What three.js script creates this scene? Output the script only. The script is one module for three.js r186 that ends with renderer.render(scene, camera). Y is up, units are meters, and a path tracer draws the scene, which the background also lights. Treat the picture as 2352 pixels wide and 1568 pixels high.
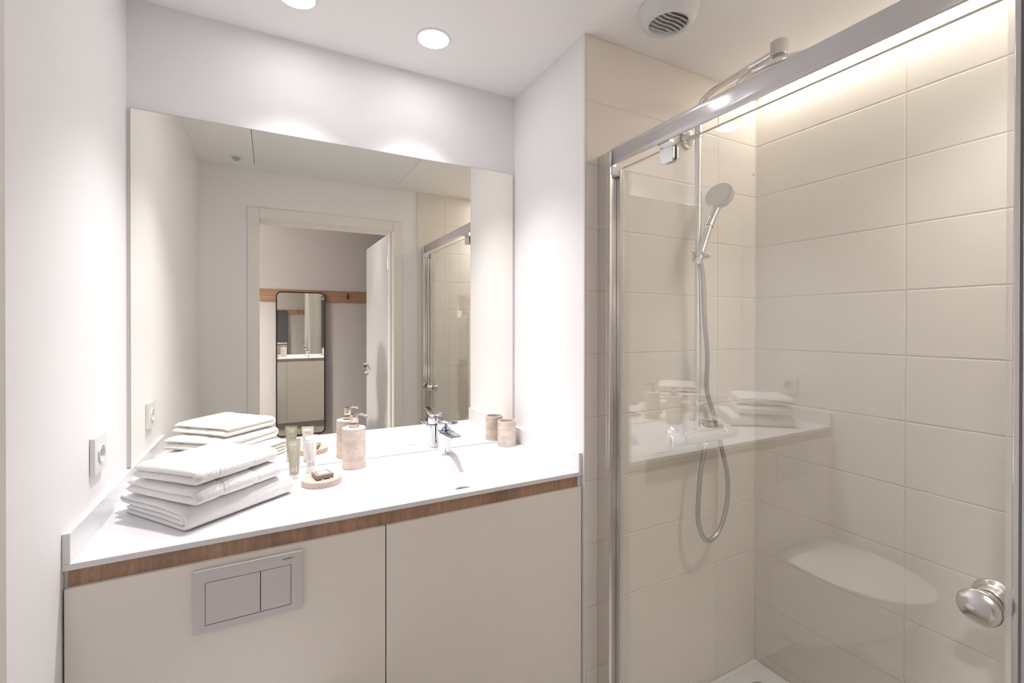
import * as THREE from 'three';
import { RoundedBoxGeometry } from 'three/addons/geometries/RoundedBoxGeometry.js';
import { TextGeometry } from 'three/addons/geometries/TextGeometry.js';
import { FontLoader } from 'three/addons/loaders/FontLoader.js';
import { RectAreaLightUniformsLib } from 'three/addons/lights/RectAreaLightUniformsLib.js';
import { MarchingCubes } from 'three/addons/objects/MarchingCubes.js';
import { mergeGeometries, mergeVertices, toCreasedNormals } from 'three/addons/utils/BufferGeometryUtils.js';

// ---------------------------------------------------------------- camera, lamps, exposure
const renderer = new THREE.WebGLRenderer({ antialias: true });
renderer.toneMapping = THREE.LinearToneMapping;
renderer.toneMappingExposure = 1.58;
renderer.shadowMap.enabled = true;
const scene = new THREE.Scene();
scene.background = new THREE.Color(0x000000);

const camera = new THREE.PerspectiveCamera(2 * Math.atan(784 / 1055.35) * 180 / Math.PI, 2352 / 1568, 0.01, 20);
camera.position.set(0.3519, 1.4109, 1.6284);
camera.rotation.order = 'YXZ';
camera.rotation.set(THREE.MathUtils.degToRad(-0.2223), THREE.MathUtils.degToRad(-27.7766), THREE.MathUtils.degToRad(0.0559));
camera.setViewOffset(2352, 1568, 0, 32.7, 2352, 1568);           // slight lens shift: the horizon lies above the middle
scene.add(camera);

const DOWN = { power: 2.65, color: new THREE.Color(1.0, 0.97, 1.0), angle: 0.80, glow: 20 };      // the two ceiling downlights
const SHOWER_FILL = { power: 1.35, color: new THREE.Color(1.0, 0.96, 0.94), angle: 0.95, glow: 18 };   // added fill light over the far shower end, out of view
const UNSEEN_STRIP = { power: 17, color: new THREE.Color(1.0, 0.92, 0.83), glow: 4 };                    // unseen linear lamp behind the rail, placed to light the shower wall top
const UNSEEN_HALL = { power: 0.9, color: new THREE.Color(1.0, 0.985, 1.0), angle: 0.62, glow: 30 };      // unseen hall lamp, placed to light the open door leaf
const UNSEEN_HALL2 = { power: 26, color: UNSEEN_HALL.color, angle: 1.3 };                                    // added fill light further along the hall, out of view
RectAreaLightUniformsLib.init();

// ---------------------------------------------------------------- the room's measures (metres)
const H = 2.3211, XR = 1.2191, ZR = 0.4658, XS = 2.056, ZB = 1.4815, ZBH = 1.6445, ZH = 2.9865;
const YC = 0.953, ZC = 0.4563, TILE = 0.1991, YJ = 2.1161;
const OX0 = 0.295, OX1 = 1.0846, OY = 2.04;

// ---------------------------------------------------------------- small tools
let seed = 7;
const rnd = () => { seed = (seed * 1664525 + 1013904223) >>> 0; return seed / 4294967296; };
const hash = (x, y, s) => { let h = (x * 374761393 + y * 668265263 + s * 1442695041) | 0; h = Math.imul(h ^ (h >>> 13), 1274126177); return ((h ^ (h >>> 16)) >>> 0) / 4294967296; };
function vnoise(x, y, s = 1, px = 0, py = 0) {                     // value noise, tiling with periods px, py
  const x0 = Math.floor(x), y0 = Math.floor(y), fx = x - x0, fy = y - y0;
  const w = (a, p) => p ? ((a % p) + p) % p : a;
  const u = fx * fx * (3 - 2 * fx), v = fy * fy * (3 - 2 * fy);
  const a = hash(w(x0, px), w(y0, py), s), b = hash(w(x0 + 1, px), w(y0, py), s), c = hash(w(x0, px), w(y0 + 1, py), s), d = hash(w(x0 + 1, px), w(y0 + 1, py), s);
  return a + (b - a) * u + (c - a) * v + (a - b - c + d) * u * v;
}
const sm = (a, b, x) => { const t = Math.min(1, Math.max(0, (x - a) / (b - a))); return t * t * (3 - 2 * t); };
function tex(w, h, fn, srgb = true) {                               // fn(u, v) -> [r, g, b] in 0..255
  const d = new Uint8Array(w * h * 4);
  for (let j = 0; j < h; j++) for (let i = 0; i < w; i++) {
    const c = fn(i / w, j / h), k = (j * w + i) * 4;
    d[k] = Math.max(0, Math.min(255, c[0])); d[k + 1] = Math.max(0, Math.min(255, c[1])); d[k + 2] = Math.max(0, Math.min(255, c[2])); d[k + 3] = 255;
  }
  const t = new THREE.DataTexture(d, w, h); t.wrapS = t.wrapT = THREE.RepeatWrapping; t.magFilter = THREE.LinearFilter; t.minFilter = THREE.LinearMipmapLinearFilter; t.generateMipmaps = true;
  if (srgb) t.colorSpace = THREE.SRGBColorSpace;
  t.needsUpdate = true; return t;
}
const used = {};
const numbered = (n) => { const k = used[n] = (used[n] ?? -1) + 1; return k ? `${n}_${String(k).padStart(3, '0')}` : n; };
function thing(name, label, category, [x, y, z], group) {
  const o = new THREE.Group(); o.name = numbered(name); o.position.set(x, y, z); scene.add(o);
  o.userData = { label, category }; if (group) o.userData.group = group;
  return o;
}
function structure(name, label) { const o = new THREE.Group(); o.name = numbered(name); o.userData.kind = 'structure'; if (label) o.userData.label = label; scene.add(o); return o; }
function put(parent, name, geo, mat, world = false) {               // world: the geometry is given in room coordinates
  if (world) { const p = new THREE.Vector3(); for (let q = parent; q; q = q.parent) p.add(q.position); geo.translate(-p.x, -p.y, -p.z); }
  const m = new THREE.Mesh(geo, mat); m.name = name; m.castShadow = m.receiveShadow = true; parent.add(m); return m;
}
const wput = (parent, name, geo, mat) => put(parent, name, geo, mat, true);
function bx(x0, x1, y0, y1, z0, z1, r = 0, seg = 2) {
  const w = x1 - x0, h = y1 - y0, d = z1 - z0;
  const g = r > 0 ? new RoundedBoxGeometry(w, h, d, seg, r) : new THREE.BoxGeometry(w, h, d);
  g.translate((x0 + x1) / 2, (y0 + y1) / 2, (z0 + z1) / 2); return g;
}
function metreUV(g, ax = 'xy') {                                    // planar uv in metres by the face's main direction
  const q = g.index ? g.toNonIndexed() : g, p = q.attributes.position, n = q.attributes.normal, uv = new Float32Array(p.count * 2);
  for (let i = 0; i < p.count; i++) {
    const a = Math.abs(n.getX(i)), b = Math.abs(n.getY(i)), c = Math.abs(n.getZ(i));
    let u, v;
    if (b > a && b > c) { u = p.getX(i); v = p.getZ(i); } else if (a > c) { u = p.getZ(i); v = p.getY(i); } else { u = p.getX(i); v = p.getY(i); }
    uv[2 * i] = u; uv[2 * i + 1] = v;
  }
  q.setAttribute('uv', new THREE.BufferAttribute(uv, 2)); return q;
}
const lathe = (pts, seg = 48) => new THREE.LatheGeometry(pts.map(([r, y]) => new THREE.Vector2(r, y)), seg);
const cylUV = (g, k = .23) => { const p = g.attributes.position, uv = g.attributes.uv; for (let i = 0; i < p.count; i++) { const flat = Math.abs(g.attributes.normal.getY(i)) > .8; uv.setXY(i, flat ? p.getX(i) / k : uv.getX(i), flat ? p.getZ(i) / k : p.getY(i) / k); } return g; };
const creased = (g, a = 0.6) => toCreasedNormals(g, a);
const tube = (pts, r, n = 64, k = 12, closed = false) => new THREE.TubeGeometry(new THREE.CatmullRomCurve3(pts.map((p) => new THREE.Vector3(...p)), closed, 'centripetal'), n, r, k, closed);
const cyl = (r0, r1, h, seg = 32) => new THREE.CylinderGeometry(r1, r0, h, seg);   // r0 bottom, r1 top
function turned(pts, dir, at, seg = 32) {                            // a lathe profile along direction dir from point at
  const g = lathe(pts, seg); g.applyQuaternion(new THREE.Quaternion().setFromUnitVectors(new THREE.Vector3(0, 1, 0), new THREE.Vector3(...dir).normalize())); g.translate(...at); return g;
}
function strip(g) { for (const k of Object.keys(g.attributes)) if (!['position', 'normal', 'uv'].includes(k)) g.deleteAttribute(k); return g.index ? g.toNonIndexed() : g; }
const merge = (...gs) => mergeGeometries(gs.map(strip));
function roundedRect(x0, x1, y0, y1, r) {
  const s = new THREE.Shape(); s.moveTo(x0 + r, y0); s.lineTo(x1 - r, y0); s.absarc(x1 - r, y0 + r, r, -Math.PI / 2, 0); s.lineTo(x1, y1 - r); s.absarc(x1 - r, y1 - r, r, 0, Math.PI / 2);
  s.lineTo(x0 + r, y1); s.absarc(x0 + r, y1 - r, r, Math.PI / 2, Math.PI); s.lineTo(x0, y0 + r); s.absarc(x0 + r, y0 + r, r, Math.PI, 1.5 * Math.PI); return s;
}
const rr = (x0, x1, y0, y1, r) => { const s = roundedRect(x0, x1, y0, y1, r); const p = new THREE.Path(); p.setFromPoints(s.getPoints(10).reverse()); return [s, p]; };
const extr = (shape, depth, bevel = 0, seg = 2, curve = 12) => new THREE.ExtrudeGeometry(shape, { depth: depth - 2 * bevel, bevelEnabled: bevel > 0, bevelThickness: bevel, bevelSize: bevel, bevelOffset: -bevel, bevelSegments: seg, curveSegments: curve }).translate(0, 0, bevel);

// ---------------------------------------------------------------- materials
const std = (o) => new THREE.MeshStandardMaterial(o);
const phy = (o) => new THREE.MeshPhysicalMaterial(o);
const lin = (r, g, b) => new THREE.Color().setRGB(r, g, b);
const plasterBump = tex(256, 256, (u, v) => { const k = 128 + 60 * (vnoise(u * 64, v * 64, 3, 64, 64) - .5) + 50 * (vnoise(u * 24, v * 24, 4, 24, 24) - .5); return [k, k, k]; }, false);
plasterBump.repeat.set(3, 3);
const M = {
  paint: std({ color: lin(.915, .90, .90), roughness: .85, bumpMap: plasterBump, bumpScale: .0003 }),
  ceiling: std({ color: lin(.92, .905, .90), roughness: .9 }),
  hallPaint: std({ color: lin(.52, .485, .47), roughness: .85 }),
  grout: std({ color: lin(.79, .73, .66), roughness: .9 }),
  counter: phy({ color: lin(.86, .85, .86), roughness: .32, clearcoat: .15, clearcoatRoughness: .3 }),
  cabinet: std({ color: lin(.91, .86, .80), roughness: .5 }),
  plinth: std({ color: lin(.45, .41, .37), roughness: .6 }),
  carcass: std({ color: lin(.55, .50, .46), roughness: .8 }),
  plateWhite: std({ color: lin(.70, .665, .665), roughness: .3 }),
  gap: std({ color: lin(.05, .045, .04), roughness: .8 }),
  plastic: std({ color: lin(.83, .82, .82), roughness: .35 }),
  ventPlastic: std({ color: lin(.70, .70, .71), roughness: .4 }),
  ceramic: phy({ color: lin(.86, .85, .84), roughness: .12, clearcoat: .5, clearcoatRoughness: .05 }),
  chrome: std({ color: lin(.86, .87, .88), metalness: 1, roughness: .06 }),
  satinChrome: std({ color: lin(.72, .72, .72), metalness: 1, roughness: .25 }),
  alu: std({ color: lin(.80, .79, .78), metalness: 1, roughness: .14 }),
  rail: std({ color: lin(.72, .705, .72), metalness: .45, roughness: .2 }),
  nickel: std({ color: lin(.56, .52, .47), metalness: 1, roughness: .16 }),
  mirror: std({ color: lin(.955, .945, .89), metalness: 1, roughness: 0 }),
  hallMirror: std({ color: lin(.95, .945, .92), metalness: .94, roughness: 0 }),
  mirrorEdge: std({ color: lin(.42, .44, .42), roughness: .4 }),
  glass: phy({ color: lin(.985, .995, .985), roughness: 0, transmission: 1, thickness: 0, ior: 1.8 }),
  glassEdge: phy({ color: lin(.55, .68, .62), roughness: .15, transmission: .6, thickness: 0 }),
  glassRim: std({ color: lin(.60, .55, .47), roughness: .4 }),
  seal: phy({ color: lin(.95, .94, .94), roughness: .25, transmission: .8, thickness: 0 }),
  black: std({ color: lin(.008, .008, .009), roughness: .6 }),
  rubber: std({ color: lin(.14, .13, .14), roughness: .6 }),
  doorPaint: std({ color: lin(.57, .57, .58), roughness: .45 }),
  casing: std({ color: lin(.87, .84, .79), roughness: .45 }),
  hatch: std({ color: lin(.86, .88, .88), roughness: .5 }),
  drain: std({ color: lin(.30, .31, .37), metalness: 1, roughness: .12 }),
  knob: std({ color: lin(.80, .78, .78), metalness: 1, roughness: .2 }),
  tapChrome: std({ color: lin(.64, .66, .71), metalness: 1, roughness: .05 }),
  hose: std({ color: lin(.52, .51, .50), metalness: .85, roughness: .34 }),
  sprayFace: std({ color: lin(.80, .79, .76), roughness: .4 }),
  paper: std({ color: lin(.80, .79, .78), roughness: .6 }),
  soapWrap: std({ color: lin(.30, .265, .215), roughness: .6 }),
  lens: phy({ color: lin(.45, .46, .44), roughness: .35 }),
  ledGlow: std({ color: lin(.9, .9, .9), emissive: DOWN.color.clone(), emissiveIntensity: DOWN.glow, roughness: .5 }),
  unseenStripGlow: std({ color: lin(.9, .9, .9), emissive: UNSEEN_STRIP.color.clone(), emissiveIntensity: UNSEEN_STRIP.glow, roughness: .5 }),
  showerFillGlow: std({ color: lin(.9, .9, .9), emissive: SHOWER_FILL.color.clone(), emissiveIntensity: SHOWER_FILL.glow, roughness: .5 }),
  unseenHallGlow: std({ color: lin(.9, .9, .9), emissive: UNSEEN_HALL.color.clone(), emissiveIntensity: UNSEEN_HALL.glow, roughness: .5 }),
};
M.tiles = [0, 1, 2].map((i) => phy({ color: lin(.83 - .008 * i, .775 - .008 * i, .71 - .006 * i), roughness: .34 }));
// wood of the drawer-line fascia: grain upright, tone drifting along the strip
M.wood = std({ roughness: .5, map: tex(1024, 128, (u, v) => {
  const a = vnoise(u * 260, v * 3, 11, 260, 3), b = vnoise(u * 64, v * 2, 12, 64, 2), c = vnoise(u * 14, v, 13, 14, 1), f = vnoise(u * 512, v * 9, 14, 512, 9);
  const k = .88 + .11 * (a - .5) + .07 * (b - .5) + .15 * (c - .5) + .08 * (f - .5);
  return [192 * k, 152 * k + 3, 124 * k + 4];
}) });
M.wood.map.repeat.set(1 / 1.2, 1 / .12);
M.railWood = std({ roughness: .5, map: tex(512, 256, (u, v) => {
  const a = vnoise(u * 5, v * 70, 21, 5, 70), b = vnoise(u * 3, v * 18, 22, 3, 18);
  const k = .86 + .16 * (a - .5) + .14 * (b - .5); return [178 * k, 138 * k, 106 * k];
}) });
M.railWood.map.repeat.set(1 / .8, 1 / .11);
const floorMap = tex(512, 512, (u, v) => {
  const a = vnoise(u * 60, v * 4, 31, 60, 4), b = vnoise(u * 16, v * 2, 32, 16, 2), k = .78 + .22 * (a - .5) + .2 * (b - .5); return [212 * k, 200 * k, 184 * k];
});
M.planks = [0, 1, 2].map((i) => { const m = floorMap.clone(); m.repeat.set(1 / .18, 1 / 1.2); m.offset.set(.31 * i, .17 * i); m.needsUpdate = true; return std({ map: m, roughness: .5, color: lin(1 - .06 * i, 1 - .06 * i, 1 - .06 * i) }); });
// travertine-look resin: pinkish beige with fine pits in short rows
const pits = []; for (let i = 0; i < 60; i++) { const x = rnd(), y = rnd(), n = 1 + Math.floor(rnd() * 3); for (let k = 0; k < n; k++) pits.push([x + k * .018 * (rnd() + .4), y + k * .03 * (rnd() - .6),   .0025 + .006 * rnd(), .002 + .0025 * rnd()]); }
const stoneMap = tex(512, 512, (u, v) => {
  const a = vnoise(u * 90, v * 90, 41, 90, 90), b = vnoise(u * 9, v * 14, 42, 9, 14), c = vnoise(u * 3, v * 22, 43, 3, 22);
  let k = .93 + .06 * (a - .5) + .12 * (b - .5) + .08 * (c - .5), d = 1;
  for (const [x, y, w, h] of pits) { let dx = Math.abs(u - (x % 1)); dx = Math.min(dx, 1 - dx); let dy = Math.abs(v - ((y + 1) % 1)); dy = Math.min(dy, 1 - dy); const e = (dx / w) ** 2 + (dy / h) ** 2; if (e < 1.6) d = Math.min(d, .36 + .4 * e); }
  k *= Math.min(1, d); return [240 * k, 222 * k, 210 * k];
});
M.stone = std({ map: stoneMap, roughness: .55 });
M.stoneDish = std({ map: stoneMap.clone(), roughness: .55, color: lin(.84, .81, .78) }); M.stoneDish.map.needsUpdate = true;
// terry cloth
const terry = tex(512, 512, (u, v) => { const k = 255 * (.6 * vnoise(u * 150, v * 150, 51, 150, 150) + .3 * vnoise(u * 75, v * 75, 52, 75, 75) + .1 * vnoise(u * 20, v * 20, 53, 20, 20)); return [k, k, k]; }, false);
terry.repeat.set(1 / .22, 1 / .22);
M.terry = phy({ color: lin(.84, .83, .825), roughness: .95, bumpMap: terry, bumpScale: .0011, sheen: .3, sheenRoughness: .8, sheenColor: lin(1, 1, 1) });

// ---------------------------------------------------------------- the setting
{
  const f = structure('floor', 'pale wood-look plank floor');
  put(f, 'slab', bx(-1.1, 2.45, -.12, -.012, -.1, 3.1), M.plinth);
  let k = 0;
  for (let i = 0; i < 18; i++) {                                    // planks running away from the mirror
    const x0 = -1.0 + i * .18, x1 = Math.min(x0 + .1785, 2.3); if (x0 > 2.25) break;
    let z = .02 - ((i * .47) % 1.2);
    while (z < ZH) {
      const z0 = Math.max(z, 0), z1 = Math.min(z + 1.1985, ZH); z += 1.2;
      if (z1 - z0 < .03) continue;
      put(f, 'plank', metreUV(bx(x0, x1, -.012, 0, z0, z1, .001, 1)), M.planks[k++ % 3]);
    }
  }
}
put(structure('ceiling', 'plain white ceiling'), 'slab', bx(-1.1, 2.45, H, H + .1, -.1, 3.1), M.ceiling);
put(structure('wall_left', 'white painted wall left of the vanity'), 'plaster', bx(-.1, 0, 0, H, -.1, ZB), M.paint);
put(structure('wall_back', 'white painted wall that carries the mirror'), 'plaster', bx(0, XR, 0, H, -.1, 0), M.paint);

function tileGeo(w, h, t = .008, b = .0028, bd = .0009) {           // front towards +z, back at 0: bevelled rim
  const P = [], quad = (a, b2, c, d) => P.push(...a, ...b2, ...c, ...a, ...c, ...d);
  const o = (x, y, z) => [x, y, z], X = w / 2, Y = h / 2, x = X - b, y = Y - b, z0 = t - bd;
  quad(o(-x, -y, t), o(x, -y, t), o(x, y, t), o(-x, y, t));
  quad(o(-X, -Y, z0), o(X, -Y, z0), o(x, -y, t), o(-x, -y, t)); quad(o(X, Y, z0), o(-X, Y, z0), o(-x, y, t), o(x, y, t));
  quad(o(X, -Y, z0), o(X, Y, z0), o(x, y, t), o(x, -y, t)); quad(o(-X, Y, z0), o(-X, -Y, z0), o(-x, -y, t), o(-x, y, t));
  quad(o(-X, -Y, 0), o(X, -Y, 0), o(X, -Y, z0), o(-X, -Y, z0)); quad(o(X, Y, 0), o(-X, Y, 0), o(-X, Y, z0), o(X, Y, z0));
  quad(o(X, -Y, 0), o(X, Y, 0), o(X, Y, z0), o(X, -Y, z0)); quad(o(-X, Y, 0), o(-X, -Y, 0), o(-X, -Y, z0), o(-X, Y, z0));
  const g = new THREE.BufferGeometry(); g.setAttribute('position', new THREE.Float32BufferAttribute(P, 3)); g.computeVertexNormals();
  const uv = []; for (let i = 0; i < P.length; i += 3) uv.push(P[i], P[i + 1]); g.setAttribute('uv', new THREE.Float32BufferAttribute(uv, 2));
  return g;
}
const tileCache = {};
function tileWall(parent, cols, place, turn) {                      // cols: [a0, a1] along the wall; place(a, y) -> position of the tile's back
  const rows = [[YJ, H]]; for (let k = 0; k < 11; k++) rows.push([Math.max(0, YJ - (k + 1) * TILE), YJ - k * TILE]);
  const J = .0013; let n = 0;
  for (const [y0, y1] of rows) for (const [a0, a1] of cols) {
    if (y1 - y0 < .02) continue;
    const w = a1 - a0 - 2 * J, h = y1 - y0 - 2 * J, key = `${w.toFixed(4)}_${h.toFixed(4)}`;
    const m = put(parent, 'tile', tileCache[key] ??= tileGeo(w, h), M.tiles[(n * 7 + (n >> 1)) % 3]); n++;
    m.position.set(...place((a0 + a1) / 2, (y0 + y1) / 2)); m.rotation.y = turn;
  }
}
{
  const w = structure('wall_shower', 'projecting wall with the shower fittings, tiled in cream');
  put(w, 'plaster', bx(XR, 2.164, 0, H, -.1, ZR - .008), M.paint);
  put(w, 'grout', bx(XR + .0057, XS, 0, H, ZR - .008, ZR - .0016), M.grout);
  tileWall(w, [[XR + .0057, 1.8343], [1.8343, XS]], (a, y) => [a, y, ZR - .008], 0);
  put(w, 'grey_dot', turned([[0, .0012], [.0042, .0010], [.005, 0], [.005, -.0004]], [0, 0, 1], [2.0416, 2.0068, ZR + .0002], 24), M.plinth);  // small raised grey dot on the tiles near the corner
  const r = structure('wall_right', 'cream tiled side wall of the shower');
  put(r, 'plaster', bx(XS + .008, 2.164, 0, H, ZR - .008, ZB), M.paint);
  put(r, 'grout', bx(XS + .0016, XS + .008, 0, H, ZR, ZB), M.grout);
  tileWall(r, [[ZR, .9513], [.9513, ZB]], (a, y) => [XS + .008, y, a], -Math.PI / 2);
  put(r, 'sealant', bx(XS - .0025, XS + .0035, 0, H, ZR - .0035, ZR + .0025), M.tiles[1]);
  const b = structure('wall_rear', 'white painted wall with the doorway, its shower end tiled');
  put(b, 'plaster', bx(-.1, OX0 - .02, 0, H, ZB, ZBH - .012), M.paint); put(b, 'plaster', bx(OX1 + .02, 2.164, 0, H, ZB, ZBH - .012), M.paint);
  put(b, 'plaster', bx(OX0 - .02, OX1 + .02, OY + .02, H, ZB, ZBH - .012), M.paint);
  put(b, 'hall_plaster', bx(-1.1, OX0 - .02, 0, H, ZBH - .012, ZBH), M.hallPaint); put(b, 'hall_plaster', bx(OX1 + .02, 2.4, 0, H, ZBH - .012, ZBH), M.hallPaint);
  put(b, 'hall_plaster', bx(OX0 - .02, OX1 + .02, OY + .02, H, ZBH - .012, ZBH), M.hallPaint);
  put(b, 'grout', bx(1.2511, XS, 0, H, ZB - .0064, ZB), M.grout);
  tileWall(b, [[1.2511, 1.444], [1.444, XS]], (a, y) => [a, y, ZB], Math.PI);
  put(structure('trim_1', 'white edge strip on the corner of the tiled wall'), 'edge_strip', bx(XR - .0004, XR + .0057, 0, H, ZR - .0085, ZR + .0006, .0015), M.plastic);
  put(structure('trim_2', 'white edge strip where the rear wall tiles begin'), 'edge_strip', bx(1.2455, 1.2511, 0, H, ZB - .0086, ZB, .0015), M.plastic);
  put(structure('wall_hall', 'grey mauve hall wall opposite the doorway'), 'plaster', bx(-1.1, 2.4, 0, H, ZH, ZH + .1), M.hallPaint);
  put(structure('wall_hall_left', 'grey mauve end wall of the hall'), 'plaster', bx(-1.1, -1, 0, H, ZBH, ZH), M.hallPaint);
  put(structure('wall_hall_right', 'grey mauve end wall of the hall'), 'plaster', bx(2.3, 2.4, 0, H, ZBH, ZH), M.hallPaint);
}
// door frame and the open door leaf
{
  const d = structure('trim_3', 'cream painted door frame');
  const e = .0008;
  for (const [a, b] of [[.2362, OX0], [OX1, 1.1435]]) put(d, 'casing', bx(a, b, 0, 2.1036, ZB - .011, ZB, .002), M.casing);
  put(d, 'casing', bx(OX0 + e, OX1 - e, OY, 2.1036, ZB - .011, ZB, .002), M.casing);
  for (const [a, b] of [[OX0 - .02, OX0], [OX1, OX1 + .02]]) put(d, 'jamb', bx(a, b, 0, OY + .02, ZB, ZBH), M.casing);
  put(d, 'jamb', bx(OX0, OX1, OY, OY + .02, ZB, ZBH), M.casing);
  put(d, 'doorstop', bx(OX1 - .012, OX1, 0, OY, ZB + .05, ZB + .115, .001), M.casing);
  const g = structure('door_1', 'white bathroom door standing open into the hall');
  g.position.set(OX1 + .006, 0, ZBH + .004); g.rotation.y = THREE.MathUtils.degToRad(-1.0);
  put(g, 'door_leaf', bx(0, .04, .008, 2.055, 0, .765, .0015), M.doorPaint);
  for (const y of [.25, 1.05, 1.85]) put(g, 'hinge', cyl(.007, .007, .09, 16).translate(-.004, y, -.006), M.satinChrome);
  const z = .765 - .052;
  for (const [s, x] of [[-1, 0], [1, .04]]) {
    const h = put(g, 'door_handle', merge(turned([[0, 0], [.025, 0], [.025, .006], [.021, .009], [.0095, .009], [.0095, .048], [.0, .048]], [s, 0, 0], [x, 1.085, z]),
      tube([[x + s * .044, 1.085, z], [x + s * .047, 1.086, z - .03], [x + s * .047, 1.084, z - .08], [x + s * .045, 1.078, z - .118]], .0085, 24, 12)), M.satinChrome);
    put(g, 'thumb_lock', merge(turned([[0, 0], [.024, 0], [.024, .006], [.020, .009], [.008, .009], [.008, .02], [0, .02]], [s, 0, 0], [x, 1.015, z]), bx(x + (s < 0 ? -.03 : .018), x + (s < 0 ? -.018 : .03), 1.006, 1.024, z - .003, z + .003, .001)), M.satinChrome);
  }
}

// ---------------------------------------------------------------- vanity: worktop, cabinet, mirror
{
  const t = thing('vanity_worktop', 'white solid-surface worktop with integrated basin and low upstands along both side walls', 'worktop', [XR / 2, YC, ZC / 2]);
  const nx = 168, nz = 68, P = [], I = [], depth = (x, z) => {
    const a = Math.abs((x - .886) / .262), b = Math.abs((z - .268) / .158), r = (a ** 4 + b ** 4) ** .25;
    return .044 * (1 - sm(.60, 1, r)) + .012 * Math.max(0, 1 - Math.hypot((x - .886) / .24, (z - .297) / .135));
  };
  for (let j = 0; j <= nz; j++) for (let i = 0; i <= nx; i++) {
    const x = .0006 + (XR - .0012) * i / nx, z = .0008 + (ZC - .0018) * j / nz; P.push(x, YC - depth(x, z), z);
  }
  for (let j = 0; j < nz; j++) for (let i = 0; i < nx; i++) { const a = j * (nx + 1) + i, b = a + 1, c = a + nx + 1, d = c + 1; I.push(a, c, b, b, c, d); }
  const top = new THREE.BufferGeometry(); top.setAttribute('position', new THREE.Float32BufferAttribute(P, 3)); top.setIndex(I); top.computeVertexNormals();
  top.setAttribute('uv', new THREE.Float32BufferAttribute(new Float32Array(P.length / 3 * 2), 2));
  const y0 = YC - .0124, e = .001;
  const sides = [bx(0.0006, XR - .0006, y0, YC - e, ZC - .02, ZC), bx(.0006, XR - .0006, y0, YC - .0004, 0, .012), bx(.0006, .03, y0, YC - .0004, .012, ZC - .02), bx(XR - .03, XR - .0006, y0, YC - .0004, .012, ZC - .02)];
  const chamfer = new THREE.BufferGeometry(); chamfer.setAttribute('position', new THREE.Float32BufferAttribute([.0006, YC, ZC - e, .0006, YC - e, ZC, XR - .0006, YC, ZC - e, XR - .0006, YC, ZC - e, .0006, YC - e, ZC, XR - .0006, YC - e, ZC], 3)); chamfer.computeVertexNormals();
  chamfer.setAttribute('uv', new THREE.Float32BufferAttribute(new Float32Array(12), 2));
  wput(t, 'top', merge(top, ...sides, chamfer), M.counter);
  wput(t, 'upstand', bx(.0004, .0126, YC + .0002, YC + .0588, .0056, ZC, .001), M.counter);
  wput(t, 'upstand', bx(XR - .0126, XR - .0004, YC + .0002, YC + .0588, .0056, ZC, .001), M.counter);
  const dy = YC - depth(.886, .297);
  const dr = wput(t, 'drain', turned([[0, .004], [.020, .0035], [.027, .002], [.0275, -.001]], [0, 1, 0], [.886, dy + .003, .297], 40), M.drain);
  wput(t, 'drain_ring', turned([[.0285, -.002], [.0285, .0016], [.032, .0022], [.0345, 0], [.0345, -.002]], [0, 1, 0], [.886, dy + .001, .297], 40), M.satinChrome);
}
{
  const t = thing('vanity_cabinet', 'beige handleless vanity cabinet with a wood strip under the white worktop', 'cabinet', [XR / 2, 0, .23]);
  const yp = .9052, zp = .4567;
  wput(t, 'fascia', metreUV(bx(.007, 1.2062, yp - .02, YC - .0126, .429, .4475)), M.wood).userData.label = 'wood strip between worktop and fronts';
  wput(t, 'filler', bx(1.2066, 1.2182, yp - .02, YC - .0126, .40, .4495), M.plastic);
  wput(t, 'filler', bx(.0004, .0066, yp - .02, YC - .0126, .40, .444), M.cabinet);
  wput(t, 'front_panel', bx(.0035, .6088, .060, yp, .4387, zp, .0012), M.cabinet);
  wput(t, 'door', bx(.6116, 1.2160, .060, yp, .4387, zp, .0012), M.cabinet);
  wput(t, 'plinth', bx(.0035, 1.2160, .001, .0585, .40, .415), M.plinth);
  wput(t, 'carcass', merge(bx(.0035, .018, .062, yp - .03, .02, .436), bx(1.2015, 1.2160, .062, yp - .03, .02, .436), bx(.602, .618, .062, yp - .03, .02, .436), bx(.018, 1.2015, .062, .078, .02, .436)), M.carcass);
}
{
  const t = thing('vanity_mirror', 'large frameless wall mirror standing on the white worktop', 'mirror', [.61, YC, .003]);
  const y0 = YC + .0006;
  wput(t, 'backing', bx(.0083, 1.2112, y0, 2.014, .0002, .0046), M.mirrorEdge);
  wput(t, 'mirror_glass', bx(.0095, 1.2100, y0 + .0012, 2.0128, .0046, .0054), M.mirror);
}
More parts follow.
